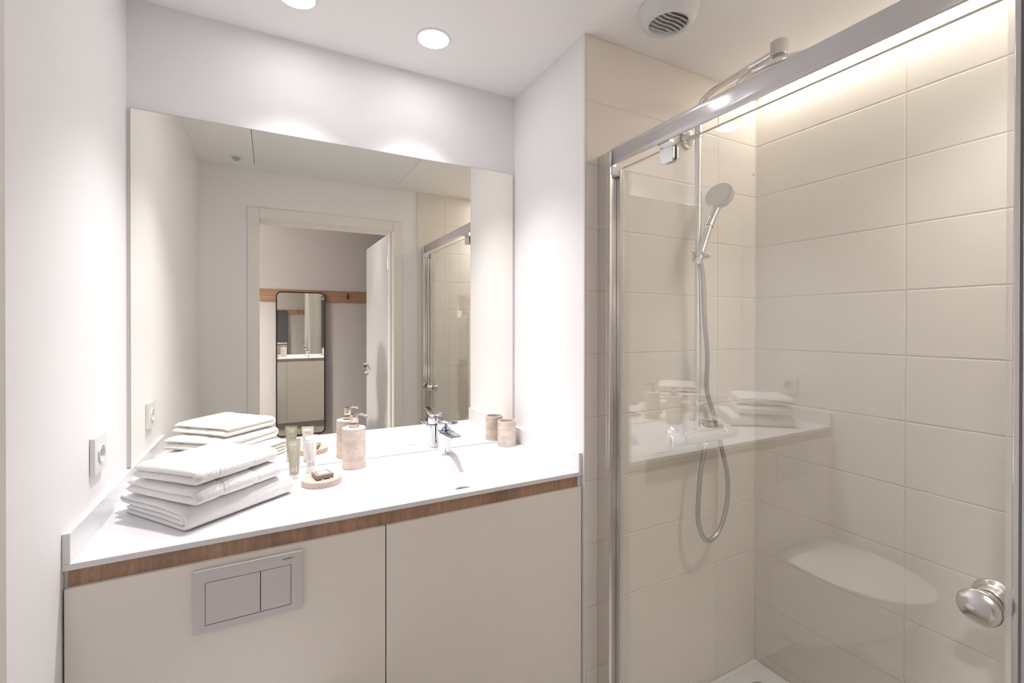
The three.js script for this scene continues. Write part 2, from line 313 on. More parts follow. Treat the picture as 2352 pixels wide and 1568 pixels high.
// flush plate on the left front
{
  const z0 = .4569, t = thing('flush_plate', 'white rectangular dual flush plate on the left vanity front', 'flush plate', [.313, .826, z0]);
  const [x0, x1, y0, y1] = [.2078, .4186, .7590, .8924], b = [.2305, .3934, .7748, .8641], xm = .3326;
  const s = roundedRect(x0, x1, y0, y1, .003); s.holes.push(rr(b[0] - .0008, b[1] + .0008, b[2] - .0012, b[3] + .0008, .001)[1]);
  wput(t, 'plate', extr(s, .0105, .0012).translate(0, 0, z0), M.plateWhite);
  wput(t, 'recess', bx(b[0] - .001, b[1] + .001, b[2] - .002, b[3] + .001, z0 + .0002, z0 + .002), M.gap);
  for (const [a, c] of [[b[0], xm - .0007], [xm + .0007, b[1]]]) {
    const g = bx(a, c, b[2] + .0006, b[3], z0 + .002, z0 + .0108, .0008); wput(t, 'flush_button', g, M.plateWhite);
  }
  const font = await new FontLoader().loadAsync('fonts/droid/droid_sans_bold.typeface.json');
  const g = new TextGeometry('GEBERIT', { font, size: .0034, depth: .0003, curveSegments: 3 }); g.computeBoundingBox();
  const sc = .0165 / (g.boundingBox.max.x - g.boundingBox.min.x); g.scale(sc, 1, 1);
  g.translate(.3934 - .0165 + .004, .8785, z0 + .0105);
  wput(t, 'lettering', merge(g, bx(.3775, .3800, .8786, .8818, z0 + .0105, z0 + .0108)), M.rubber);
}
// wall-hung toilet below the flush plate
{
  const cx = .300, t = thing('toilet', 'white wall-hung toilet with closed lid below the flush plate', 'toilet', [cx, .10, .70]);
  const half = (k = 1, z0 = .492, tip = .932, wb = .15, wm = .187) => {
    const pts = [[wb, z0], [wb + (wm - wb) * .72, z0 + (tip - z0) * .22], [wm, z0 + (tip - z0) * .43], [wm * .93, z0 + (tip - z0) * .62], [wm * .76, z0 + (tip - z0) * .80], [wm * .48, z0 + (tip - z0) * .935], [wm * .2, z0 + (tip - z0) * .99], [0, tip]];
    const c = new THREE.CatmullRomCurve3(pts.map(([w, z]) => new THREE.Vector3(w * k, 0, z)), false, 'centripetal').getPoints(26);
    return [...c.map((p) => [cx + p.x, p.z]), ...c.slice(0, -1).reverse().map((p) => [cx - p.x, p.z])];
  };
  const slab = (pts, y0, y1, bev) => { const s = new THREE.Shape(pts.map(([x, z]) => new THREE.Vector2(x, -z))); return creased(extr(s, y1 - y0, bev, 3), .9).rotateX(-Math.PI / 2).translate(0, y0, 0); };
  wput(t, 'lid', slab(half(), .474, .490, .005), M.ceramic);
  wput(t, 'seat', slab(half(.985, .494, .927), .457, .4725, .003), M.ceramic);
  const L = [[.455, 1, .459, .915, .15, .18], [.42, 1, .459, .912, .15, .178], [.36, 1, .459, .88, .15, .168], [.28, 1, .459, .80, .145, .15], [.20, 1, .459, .70, .13, .13], [.14, 1, .459, .61, .11, .105], [.11, 1, .459, .55, .08, .075]];
  const P = [], I = []; let n = 0;
  for (const [y, k, z0, tip, wb, wm] of L) { const o = half(k, z0, tip, wb, wm); n = o.length; for (const [x, z] of o) P.push(x, y, z); }
  for (let j = 0; j < L.length - 1; j++) for (let i = 0; i < n; i++) { const a = j * n + i, b = j * n + (i + 1) % n, c = a + n, d = b + n; I.push(a, b, c, b, d, c); }
  for (const [j, f] of [[0, 1], [L.length - 1, 0]]) { const c = P.length / 3; P.push(cx, L[j][0], .65 - .1 * (1 - f)); for (let i = 0; i < n; i++) { const a = j * n + i, b = j * n + (i + 1) % n; f ? I.push(c, b, a) : I.push(c, a, b); } }
  const g = new THREE.BufferGeometry(); g.setAttribute('position', new THREE.Float32BufferAttribute(P, 3)); g.setIndex(I); g.setAttribute('uv', new THREE.Float32BufferAttribute(new Float32Array(P.length / 3 * 2), 2)); g.computeVertexNormals();
  wput(t, 'bowl', creased(g, .8), M.ceramic);
  for (const s of [-1, 1]) wput(t, 'hinge', cyl(.011, .011, .03, 20).rotateZ(Math.PI / 2).translate(cx + s * .075, .474, .476), M.chrome);
}

// ---------------------------------------------------------------- basin tap
{
  const cx = .9045, cz = .062, t = thing('basin_tap', 'chrome single-lever basin tap in front of the mirror', 'tap', [cx, YC, cz]);
  put(t, 'body', merge(lathe([[0, .0003], [.0212, .0003], [.0215, .001], [.0222, .004], [.0228, .05], [.0240, .082], [.0240, .086], [0, .086]], 48)), M.tapChrome);
  const s = new THREE.Shape(); s.moveTo(-.012, .050); s.quadraticCurveTo(.02, .054, .045, .064); s.quadraticCurveTo(.08, .072, .102, .0725); s.quadraticCurveTo(.1115, .0735, .1115, .0805); s.quadraticCurveTo(.1115, .0875, .103, .0880); s.lineTo(.02, .0862); s.lineTo(-.012, .0858);
  put(t, 'spout', creased(extr(s, .043, .0045, 4), .7).rotateY(-Math.PI / 2).translate(.0215, 0, 0), M.tapChrome);
  put(t, 'aerator', cyl(.0105, .0115, .008, 24).translate(0, .0695, .090), M.satinChrome);
  const leverShape = new THREE.Shape(); leverShape.moveTo(-.0235, -.008); leverShape.quadraticCurveTo(-.0235, -.026, 0, -.026); leverShape.quadraticCurveTo(.0235, -.026, .0235, -.008); leverShape.lineTo(.0180, .086); leverShape.quadraticCurveTo(.0160, .103, 0, .103); leverShape.quadraticCurveTo(-.0160, .103, -.0180, .086); leverShape.lineTo(-.0235, -.008);
  put(t, 'lever', merge(lathe([[0, .0875], [.0243, .0875], [.0246, .110], [.0238, .118], [0, .118]], 48),
    creased(extr(leverShape, .0115, .0035, 3), .7).rotateX(Math.PI / 2).translate(0, .130, 0).applyMatrix4(new THREE.Matrix4().makeTranslation(0, .118, 0).multiply(new THREE.Matrix4().makeRotationX(-.04)).multiply(new THREE.Matrix4().makeTranslation(0, -.118, 0)))), M.tapChrome);
}
// ---------------------------------------------------------------- stone-look accessories
{
  const t = thing('soap_dispenser', 'pinkish travertine-look soap dispenser with a metal pump', 'soap dispenser', [.592, YC + .0002, .0755]);
  const r = .0365; put(t, 'bottle', cylUV(lathe([[0, 0], [r - .0015, 0], [r, .0015], [r, .126], [r - .0012, .1283], [r - .004, .129], [0, .129]], 56)), M.stone);
  put(t, 'collar', lathe([[0, .129], [.0155, .129], [.0155, .139], [.0145, .1405], [.0115, .1405]], 36), M.nickel);
  put(t, 'pump_head', lathe([[0, .1405], [.0115, .1405], [.0122, .165], [.0125, .170], [.0110, .171], [0, .1705]], 36), M.nickel);
  put(t, 'spout', tube([[.004, .1685, 0], [.02, .1700, .004], [.034, .1665, .007], [.0425, .1625, .009]], .0037, 24, 12), M.nickel);
  t.rotation.y = THREE.MathUtils.degToRad(-16);
}
{
  const t = thing('tumbler', 'pinkish travertine-look tumbler by the right upstand', 'tumbler', [1.155, YC + .0002, .0615]);
  const r = .035; put(t, 'cup', cylUV(lathe([[0, 0], [r - .0015, 0], [r, .0015], [r, .0925], [r - .001, .094], [r - .0045, .094], [r - .0055, .0925], [r - .0055, .010], [r - .009, .008], [0, .008]], 56)), M.stone); t.rotation.y = 1.9;
}
{
  const t = thing('soap_dish', 'round pinkish travertine-look soap dish in front of the two tubes', 'soap dish', [.4845, YC + .0002, .190]);
  const r = .0545; put(t, 'dish', cylUV(lathe([[0, 0], [r - .001, 0], [r, .001], [r, .0158], [r - .0012, .017], [r - .007, .017], [r - .009, .0155], [r - .012, .0142], [0, .0138]], 64)), M.stoneDish);
  for (const x of [-.022, 0, .022]) put(t, 'ridge', bx(x - .0025, x + .0025, .0137, .0162, -.034, .034, .001), M.stoneDish);
  const s = thing('soap_bar', 'small soap in brown wrapping lying on the soap dish', 'soap', [.487, YC + .0166, .186]);
  put(s, 'wrapper', bx(-.024, .024, 0, .0125, -.024, .024, .0022, 3), M.soapWrap);
  put(s, 'paper_label', bx(-.0125, .0135, .0124, .0128, -.013, .012), M.paper).userData.label = 'white paper label';
  for (let i = 0; i < 3; i++) put(s, 'print', bx(-.008, .009, .0128, .0129, -.008 + i * .006, -.0065 + i * .006), M.hose);
  s.rotation.y = THREE.MathUtils.degToRad(14);
}
function cosmeticTube(name, label, pos, turn, bodyMat, capMat) {
  const t = thing(name, label, 'tube', pos, 'small toiletry tubes');
  const nu = 48, nv = 22, P = [], U = [], I = [], h0 = .0135, h1 = .1165;
  for (let j = 0; j <= nv; j++) for (let i = 0; i <= nu; i++) {
    const v = j / nv, th = i / nu * 2 * Math.PI, a = .0132 + (.0192 - .0132) * v ** 1.1, b = v > .93 ? .0007 : .0132 * Math.sqrt(Math.max(0, 1 - (v / .93) ** 1.7)) + .0007;
    P.push(a * Math.sin(th), h0 + (h1 - h0) * v, -b * Math.cos(th)); U.push(i / nu, v);   // u = .5 faces +z
  }
  for (let j = 0; j < nv; j++) for (let i = 0; i < nu; i++) { const a = j * (nu + 1) + i, b = a + 1, c = a + nu + 1, d = c + 1; I.push(a, c, b, b, c, d); }
  const g = new THREE.BufferGeometry(); g.setAttribute('position', new THREE.Float32BufferAttribute(P, 3)); g.setAttribute('uv', new THREE.Float32BufferAttribute(U, 2)); g.setIndex(I); g.computeVertexNormals();
  put(t, 'tube_body', g, bodyMat);
  put(t, 'cap', lathe([[0, 0], [.0126, 0], [.0136, .0015], [.0136, .013], [.0125, .0138], [0, .0138]], 40), capMat);
  t.rotation.y = turn; return t;
}
function tubePrint(base, ink, head) {                                // rows of fine lettering, running up the tube
  return tex(512, 512, (u, v) => {
    let c = base; const mix = (k) => base.map((b, i) => b + (ink[i] - b) * k);
    const panel = (u0, u1, back) => {
      if (u < u0 || u > u1) return;
      if (v > .83 && v < .87) c = mix(.35);
      if (v > .30 && v < .80) { const row = (u - u0) / .016, l = row - Math.floor(row); if (l < .55 && hash(Math.floor(row), Math.floor(v * 150), back) > .25) c = mix(.42); }
      if (v > .285 && v < .292) c = mix(.8);
      if (v > .08 && v < .27) { const row = (u - u0) / .034, l = row - Math.floor(row), k = Math.floor(row); if (l < .6 && v > .08 + .02 * (k % 2) && v < .25 - .03 * (k % 3) && hash(k, Math.floor(v * 70), back + 3) > .28) c = k === 0 ? head : mix(.75); }
    };
    panel(.46, .66, 5);
    const w = u < .5 ? u : u - 1;                                     // the other side faces the mirror
    if (Math.abs(w) < .09) { if (v > .78 && v < .85) c = mix(.3); for (const y of [.66, .56, .42, .34]) if (v > y && v < y + .045 && hash(Math.floor(u * 60), Math.floor(y * 50), 9) > .3) c = mix(.4); }
    return c;
  });
}
cosmeticTube('toiletry_tube', 'grey-green toiletry tube with white cap between towels and soap dish', [.4155, YC + .0002, .1085], .30, std({ map: tubePrint([176, 172, 152], [238, 236, 228], [246, 244, 238]), roughness: .45 }), phy({ color: lin(.86, .85, .85), roughness: .25, transmission: .25, thickness: 0 }));
cosmeticTube('toiletry_tube', 'white toiletry tube with dark print behind the soap dish', [.4645, YC + .0002, .0745], .30, std({ map: tubePrint([240, 236, 233], [150, 146, 146], [70, 70, 74]), roughness: .45 }), phy({ color: lin(.88, .87, .87), roughness: .25, transmission: .2, thickness: 0 }));

// ---------------------------------------------------------------- towels
function towelGeo({ W, D, N, t, bands = [], s = 1, sag = .004, puff = .004 }) {
  const path = [];                                                   // [v, y, bend share]
  const line = (v0, v1, y, n) => { for (let i = 0; i <= n; i++) path.push([v0 + (v1 - v0) * i / n, y]); };
  const arc = (vc, yc, r, side, up, n, ex) => { for (let i = 1; i < n; i++) { const a = -Math.PI / 2 + Math.PI * i / n; path.push([vc + side * Math.cos(a) * r * ex, yc + up * Math.sin(a) * r]); } };
  if (N === 2) { const r = t * .5; line(D - .004, r * 1.2, t * .5, 22); arc(r * 1.2, t, r, -1, 1, 10, 1.2); line(r * 1.2, D - .012, t * 1.5, 22); }
  else {                                                             // folded twice: four layers, outer pair round the inner pair
    const R = t * 1.5, r = t * .5; line(D - .006, R, t * .5, 22); arc(R, 2 * t, R, -1, 1, 14, 1.0); line(R, D - r, t * 3.5, 22); arc(D - r, 3 * t, r, 1, -1, 8, 1.2); line(D - r, R + .002, t * 2.5, 22); arc(R + .002, 2 * t, r, -1, -1, 8, 1.2); line(R + .002, D - .016, t * 1.5, 22);
  }
  const n = path.length, K = 140, P = [], U = [], I = [];
  let len = 0; const S = path.map((p, i) => (len += i ? Math.hypot(p[0] - path[i - 1][0], p[1] - path[i - 1][1]) : 0));
  const nor = path.map((_, i) => { const a = path[Math.max(0, i - 1)], b = path[Math.min(n - 1, i + 1)], dx = b[0] - a[0], dy = b[1] - a[1], l = Math.hypot(dx, dy); return [-dy / l, dx / l]; });
  const round = (d, e) => d >= e ? 1 : Math.sqrt(Math.max(0, 1 - (1 - d / e) ** 2));
  const top = t * N;
  for (let k = 0; k <= K; k++) {
    const u = W * k / K, du = Math.min(u, W - u);
    for (let i = 0; i < n; i++) {
      const [v, y] = path[i], f = Math.max(.12, round(du, .013)) * Math.max(.1, round(Math.min(S[i], len - S[i]), .006));
      let th = t * .49 * f;
      for (const b of bands) { const q = Math.abs(u - b * W); if (q < .016) th *= 1 - .24 * (.5 + .5 * Math.cos(q / .016 * Math.PI)) * (1 - .8 * Math.exp(-(((q - .0055) / .0022) ** 2))); }
      th += .0005 * (vnoise(u * 28, S[i] * 28, 60 + s) - .5) * f;
      const lay = y / top, soft = puff * (sm(0, .05, du) * sm(0, .06, Math.min(v, D - v)) - .45) * lay, wob = sag * lay * (vnoise(u * 11 + s * 3, v * 9, s) - .5) * 2 - .003 * lay * (1 - sm(0, .03, du));
      const sh = .005 * (vnoise(u * 9, lay * 3.2 + s, s + 5) - .5), lip = (du < .03 ? .0035 * (vnoise(v * 12, y / t * .9 + s * 5, s + 8) - .5) * (1 - du / .03) : 0);
      for (const sg of [1, -1]) { P.push(u + lip * (u < W / 2 ? 1 : -1), Math.max(.0004, y + sg * nor[i][1] * th + soft + wob), -(v + sg * nor[i][0] * th + sh)); U.push(S[i], u); }
    }
  }
  const at = (k, i, sg) => (k * n + i) * 2 + sg;
  for (let k = 0; k < K; k++) {
    for (let i = 0; i < n - 1; i++) { const a = at(k, i, 0), b = at(k, i + 1, 0), c = at(k + 1, i, 0), d = at(k + 1, i + 1, 0); I.push(a, b, c, b, d, c); const a2 = a + 1, b2 = b + 1, c2 = c + 1, d2 = d + 1; I.push(a2, c2, b2, b2, c2, d2); }
    for (const [i, f] of [[0, 0], [n - 1, 1]]) { const a = at(k, i, 0), b = at(k, i, 1), c = at(k + 1, i, 0), d = at(k + 1, i, 1); f ? I.push(a, b, c, b, d, c) : I.push(a, c, b, b, c, d); }
  }
  for (const [k, f] of [[0, 0], [K, 1]]) for (let i = 0; i < n - 1; i++) { const a = at(k, i, 0), b = at(k, i, 1), c = at(k, i + 1, 0), d = at(k, i + 1, 1); f ? I.push(a, c, b, b, c, d) : I.push(a, b, c, b, d, c); }
  const g = new THREE.BufferGeometry(); g.setAttribute('position', new THREE.Float32BufferAttribute(P, 3)); g.setAttribute('uv', new THREE.Float32BufferAttribute(U, 2)); g.setIndex(I); g.computeVertexNormals(); return g;
}
let stackY = YC + .0004;
for (const [label, at, deg, o] of [
  ['larger white terry towel lying at the bottom of the folded stack', [.186, YC + .0002, .402], 36.5, { W: .277, D: .262, N: 4, t: .0130, s: 1, sag: .003, puff: .003 }],
  ['folded white terry towel with ribbed bands in the middle of the stack', [.203, YC + .0545, .402], 41, { W: .232, D: .250, N: 2, t: .0208, s: 2, bands: [.27, .66], sag: .003, puff: .006 }],
  ['folded white terry towel with ribbed bands on top of the stack', [.2045, YC + .1000, .402], 44, { W: .228, D: .208, N: 2, t: .0190, s: 3, bands: [.23, .64], sag: .003, puff: .006 }],
]) {
  const tg = towelGeo(o); tg.computeBoundingBox(); at[1] = stackY; stackY += tg.boundingBox.max.y - .0006;
  const m = new THREE.Mesh(tg, M.terry); m.name = numbered('towel'); m.userData = { label, category: 'towel', group: 'folded towels on the worktop' }; m.castShadow = m.receiveShadow = true;
  m.position.set(...at); m.rotation.y = THREE.MathUtils.degToRad(deg); scene.add(m);
}

// ---------------------------------------------------------------- power outlet on the left wall
{
  const cy = 1.1186, cz = .2622, t = thing('power_outlet', 'white round-pin power outlet on the left wall above the upstand', 'outlet', [0, cy, cz]);
  const g = (geo) => geo.rotateY(Math.PI / 2);                       // shapes drawn facing +z, turned to face +x
  const s = roundedRect(-.0408, .0408, -.0415, .0415, .003), hole = new THREE.Path(); hole.absarc(0, 0, .0212, 0, Math.PI * 2, true); s.holes.push(hole);
  put(t, 'cover_plate', g(extr(s, .0095, .001, 2, 24).translate(0, 0, .0006)), M.plastic);
  put(t, 'socket', g(creased(lathe([[0, .001], [.0185, .001], [.0185, .0125], [.0195, .0135], [.0205, .0135], [.0212, .0125], [.0212, .001]], 48).rotateX(Math.PI / 2))), M.plastic);
  put(t, 'earth_pin', g(lathe([[0, 0], [.0024, 0], [.0024, .011], [.0012, .0125], [0, .0127]], 16).rotateX(Math.PI / 2).translate(0, .010, .001)), M.satinChrome);
  for (const x of [-.0095, .0095]) put(t, 'contact_hole', g(cyl(.0026, .0026, .0006, 16).rotateX(Math.PI / 2).translate(x, 0, .0012)), M.gap);
}

// ---------------------------------------------------------------- ceiling fittings
function spot(x, z, y, L, r) {
  const l = new THREE.SpotLight(L.color, L.power, 0, L.angle, 1, 2); l.position.set(x, y, z); l.target.position.set(x, 0, z); l.castShadow = true; l.shadow.radius = r / .02; l.shadow.mapSize.set(2048, 2048); l.shadow.bias = -.0005; scene.add(l, l.target);
}
function downlight(label, x, z, L, glow) {
  const t = thing('downlight', label, 'downlight', [x, H, z], 'round ceiling downlights');
  put(t, 'trim_ring', lathe([[.0475, -.0005], [.0475, -.0035], [.0490, -.0045], [.0545, -.0030], [.0565, -.0003]], 56), M.plastic);
  put(t, 'diffuser', lathe([[0, -.0022], [.0474, -.0022], [.0474, -.0006], [0, -.0006]], 56), glow);
  spot(x, z, H - .012, L, .042);
}
downlight('glowing round downlight above the faucet end of the mirror', .812, .2185, DOWN, M.ledGlow);
downlight('glowing round downlight above the towel end of the mirror', .4175, .2235, DOWN, M.ledGlow);
downlight('added fill downlight over the far end of the shower, out of view', 1.76, 1.31, SHOWER_FILL, M.showerFillGlow);
downlight('unseen round hall downlight lighting the open door', .88, 1.96, UNSEEN_HALL, M.unseenHallGlow);
downlight('added fill downlight further along the hall, out of view', -.80, 2.02, UNSEEN_HALL2, M.unseenHallGlow);
{
  const t = thing('unseen_linear_light', 'unseen slim warm linear lamp on the ceiling, lighting the top of the tiled shower wall', 'lamp', [2.016, H, .97]);
  put(t, 'profile', merge(bx(-.016, -.0125, -.010, -.0002, -.47, .47), bx(.0125, .016, -.010, -.0002, -.47, .47), bx(-.0125, .0125, -.004, -.0002, -.47, .47)), M.plastic);
  put(t, 'diffuser', bx(-.0123, .0123, -.0085, -.0042, -.468, .468), M.unseenStripGlow);
  const l = new THREE.RectAreaLight(UNSEEN_STRIP.color, UNSEEN_STRIP.power, .024, .93); l.position.set(2.016, H - .0105, .97); l.lookAt(2.016, 0, .97); scene.add(l);
}
{
  const t = thing('ceiling_hatch', 'square grey access hatch flush in the white ceiling', 'hatch', [.69, H, .96]);
  const [x0, x1, z0, z1] = [.256, 1.104, .556, 1.384];
  for (const b of [[x0, x0 + .018, z0, z1], [x1 - .018, x1, z0, z1], [x0 + .018, x1 - .018, z0, z0 + .018], [x0 + .018, x1 - .018, z1 - .018, z1]]) wput(t, 'frame', bx(b[0], b[1], H - .0025, H - .0002, b[2], b[3]), M.ceiling);
  wput(t, 'gap', bx(x0 + .018, x1 - .018, H - .0006, H - .0002, z0 + .018, z1 - .018), M.gap);
  wput(t, 'panel', bx(x0 + .0205, x1 - .0205, H - .0030, H - .0007, z0 + .0205, z1 - .0185), M.hatch);
  wput(t, 'lock', cyl(.006, .006, .001, 20).translate(1.04, H - .0034, 1.27), M.satinChrome);
}
{
  const t = thing('ceiling_vent', 'round white extract vent with slanted slats on the ceiling', 'vent', [1.367, H, .664]);
  put(t, 'body', lathe([[.085, -.0003], [.0865, -.004], [.0850, -.010], [.080, -.026], [.069, -.041], [.060, -.0455], [.0555, -.0455], [.0535, -.043], [.0535, -.020], [0, -.020]], 64), M.ventPlastic);
  for (let i = 0; i < 7; i++) {
    const z = -.042 + i * .014, w = Math.sqrt(.0532 ** 2 - z * z) * 2 - .001;
    const P = new THREE.Shape(); P.moveTo(-w / 2, 0); for (let k = 0; k <= 16; k++) { const x = -w / 2 + w * k / 16; P.lineTo(x, .0012 * Math.sin(x * 90)); } P.lineTo(w / 2, .002); for (let k = 16; k >= 0; k--) { const x = -w / 2 + w * k / 16; P.lineTo(x, .0018 + .0012 * Math.sin(x * 90)); }
    put(t, 'slat', extr(P, .017).translate(0, 0, -.0085).rotateX(.62).translate(0, -.037, z), M.ventPlastic);
  }
}
{
  const t = thing('motion_sensor', 'small round motion sensor in the ceiling by the hatch', 'sensor', [.19, H, 1.285]);
  put(t, 'trim_ring', lathe([[.021, -.001], [.022, -.004], [.034, -.003], [.036, -.0003]], 40), M.plastic);
  put(t, 'lens', lathe([[0, -.021], [.009, -.019], [.016, -.013], [.0205, -.004], [.0205, -.0006]], 32), M.lens);
}

// ---------------------------------------------------------------- shower
{
  const t = thing('shower_tray', 'low white shower tray behind the glass door', 'shower tray', [1.66, 0, .974]);
  const x0 = 1.262, x1 = XS - .001, z0 = ZR + .001, z1 = ZB - .0095, P = [], I = [], n = 24;
  const dep = (x, z) => .024 * sm(0, .045, Math.min(x - x0 - .03, x1 - x - .02, z - z0 - .02, z1 - z - .02));
  for (let j = 0; j <= n; j++) for (let i = 0; i <= n; i++) { const f = (k) => (1 - Math.cos(Math.PI * k / n)) / 2, x = x0 + (x1 - x0) * f(i), z = z0 + (z1 - z0) * f(j); P.push(x, .088 - dep(x, z), z); }
  for (let j = 0; j < n; j++) for (let i = 0; i < n; i++) { const a = j * (n + 1) + i, b = a + 1, c = a + n + 1, d = c + 1; I.push(a, c, b, b, c, d); }
  const g = new THREE.BufferGeometry(); g.setAttribute('position', new THREE.Float32BufferAttribute(P, 3)); g.setIndex(I); g.computeVertexNormals(); g.setAttribute('uv', new THREE.Float32BufferAttribute(new Float32Array(P.length / 3 * 2), 2));
  wput(t, 'basin', merge(g, bx(x0, x0 + .01, .001, .087, z0, z1), bx(x0 + .01, x1, .001, .02, z0, z1)), M.ceramic);
  wput(t, 'drain_cover', turned([[0, .003], [.04, .003], [.045, .001], [.045, -.003]], [0, 1, 0], [1.955, .0655, .565], 40), M.chrome);
}
{
  const t = thing('shower_door', 'clear glass sliding shower door with chrome rail and frame', 'shower door', [1.2935, .0885, .974]);
  const y0 = .0895, top = 1.945, zl = ZR + .0005, zr = ZB - .0085;
  // rail: a slightly rounded bar between the two wall profiles
  const s = new THREE.Shape(); s.moveTo(1.2885, 1.9035); s.lineTo(1.2815, 1.9020); s.quadraticCurveTo(1.2800, 1.9022, 1.2798, 1.9040); s.quadraticCurveTo(1.2785, 1.928, 1.2800, 1.9500); s.quadraticCurveTo(1.2803, 1.9525, 1.2825, 1.9528); s.lineTo(1.2885, 1.9528);
  wput(t, 'rail', creased(extr(s, 1.0, .0004, 1, 8), .8).translate(0, 0, 0).scale(1, 1, (zr - .043 - (zl + .049))).translate(0, 0, zl + .049), M.rail);
  for (const [a, b, q] of [[zl, zl + .042, 1], [zr - .042, zr, -1]]) {     // wall profiles
    wput(t, 'wall_profile', merge(bx(1.272, 1.310, y0, top, a, b, .0015), q > 0 ? bx(1.2705, 1.279, y0, top, b + .0005, b + .0165, .001) : bx(1.2705, 1.279, y0, top, a - .0165, a - .0005, .001)), M.alu);
  }
  wput(t, 'rail_end', bx(1.276, 1.306, 1.872, 1.899, zl + .043, zl + .062, .002), M.plastic);
  wput(t, 'rail_end', bx(1.276, 1.306, 1.872, 1.899, zr - .062, zr - .043, .002), M.plastic);
  wput(t, 'glass_panel', bx(1.3092, 1.3152, y0 + .012, 1.8935, .5375, 1.369), M.glass);
  wput(t, 'glass_edge', bx(1.3091, 1.3153, 1.8937, 1.8951, .5375, 1.369), M.glassRim);
  wput(t, 'edge_profile', merge(bx(1.3105, 1.3175, y0 + .01, 1.893, .5095, .5245, .001), bx(1.3085, 1.3160, y0 + .01, 1.893, .4975, .5085, .001)), M.alu);
  wput(t, 'seal', bx(1.3095, 1.3150, y0 + .012, 1.894, .5250, .5370), M.seal);
  wput(t, 'seal', bx(1.3080, 1.3165, y0 + .012, 1.895, 1.3694, 1.3765, .001), M.seal);
  wput(t, 'closing_profile', merge(bx(1.3070, 1.3175, y0 + .01, 1.895, 1.3770, 1.3850, .0015), bx(1.3060, 1.3190, y0 + .01, 1.895, 1.3856, 1.415, .0015)), M.alu);
  wput(t, 'gasket', bx(1.3052, 1.3066, y0 + .012, 1.894, 1.3840, 1.3870), M.rubber);
  wput(t, 'bottom_guide', bx(1.300, 1.322, y0 + .0002, y0 + .0115, .515, zr - .045, .002), M.alu);
  for (const z of [.721]) {
    const h = wput(t, 'roller_hanger', extr(roundedRect(z - .0235, z + .0235, 1.852, 1.9005, .010), .0075, .0012, 1).rotateY(-Math.PI / 2).translate(1.3085, 0, 0), M.chrome);
    put(h, 'hanger_arm', bx(-1.2935 + 1.289, -1.2935 + 1.3085, 1.8985 - .0885, 1.910 - .0885, z - .021 - .974, z + .021 - .974, .002), M.chrome);
    put(h, 'inner_plate', creased(extr(roundedRect(z - .0235, z + .0235, 1.852, 1.9005, .011), .0065, .0015), .7).rotateY(-Math.PI / 2).translate(1.3225 - 1.2935, -.0885, -.974), M.chrome);
  }
  const kz = 1.3495, ky = .9925;
  for (const q of [-1, 1]) {
    const x = q < 0 ? 1.3090 : 1.3154;
    wput(t, 'knob', turned([[0, 0], [.017, 0], [.019, .002], [.0195, .016], [.0205, .020], [.0250, .0225], [.0262, .0255], [.0240, .029], [.016, .0325], [.008, .0338], [0, .0342]], [q, 0, 0], [x, ky, kz], 48), M.knob);
  }
}
const RX = 1.6674, RZ = .5167;
{
  const t = thing('shower_column', 'chrome shower riser with wall bracket, curved arm and round rain head', 'shower column', [RX, 1.0, ZR]);
  wput(t, 'riser_pipe', tube([[RX, 1.055, RZ], [RX, 1.4, RZ], [RX, 1.8, RZ], [RX, 2.10, RZ], [RX, 2.150, RZ + .002], [RX, 2.183, RZ + .022], [RX, 2.1955, RZ + .058], [RX, 2.203, .65], [RX, 2.213, .782]], .0112, 160, 20), M.chrome);
  const b = wput(t, 'wall_bracket', turned([[0, 0], [.0315, 0], [.0315, .008], [.030, .0095], [.0095, .0095], [.0095, .042]], [0, 0, 1], [RX, 2.0715, ZR + .0004], 40), M.chrome);
  put(b, 'clamp', lathe([[.0114, -.010], [.0128, -.010], [.0128, .010], [.0114, .010]], 32).translate(0, 2.0715 - 1.0, RZ - ZR), M.chrome);
  wput(t, 'arm_end', turned([[0, 0], [.0225, 0], [.0235, .001], [.0235, .041], [.0225, .042], [0, .042]], [0, 1, 0], [RX, 2.1965, .8025], 36), M.satinChrome);
  wput(t, 'ball_joint', turned([[0, 0], [.0155, 0], [.0175, .006], [.0175, .0195], [0, .0195]], [0, 1, 0], [RX, 2.1765, .8025], 32), M.chrome);
  const tilt = THREE.MathUtils.degToRad(13), hn = [-Math.sin(tilt), Math.cos(tilt), 0], hc = [RX + .022 * Math.sin(tilt), 2.178 - .022 * Math.cos(tilt), .8025];   // the head hangs tilted on its ball joint
  const h = wput(t, 'rain_head', turned([[0, -.006], [.112, -.006], [.116, -.004], [.116, .0045], [.112, .007], [.03, .0105], [.018, .0155], [.012, .021], [0, .021]], hn, hc, 64), M.chrome);
  wput(h, 'spray_face', turned([[0, -.0072], [.108, -.0072], [.109, -.006], [0, -.006]], hn, hc, 48), M.satinChrome);
  const sl = wput(t, 'slider', merge(turned([[.0114, -.017], [.0175, -.017], [.0185, -.014], [.0185, .014], [.0175, .017], [.0114, .017]], [0, 1, 0], [RX, 1.651, RZ], 32),
    (() => { const g = new THREE.SphereGeometry(.024, 28, 18); g.scale(.95, .72, .75); g.translate(RX - .012, 1.655, RZ + .012); return g; })()), M.plastic);
  put(sl, 'slider_lever', (() => { const g = new THREE.SphereGeometry(.008, 16, 12); g.scale(1.7, .7, .7); g.translate(-.036, 1.665 - 1.0, RZ - ZR + .010); return g; })(), M.plastic);
  put(sl, 'cradle', new THREE.TorusGeometry(.0165, .0058, 14, 30, Math.PI * 1.6).rotateX(Math.PI / 2).rotateY(.7).rotateZ(-.3).translate(1.6480 - RX + .006, 1.651 - 1.0, .5475 - ZR + .006), M.plastic);
}
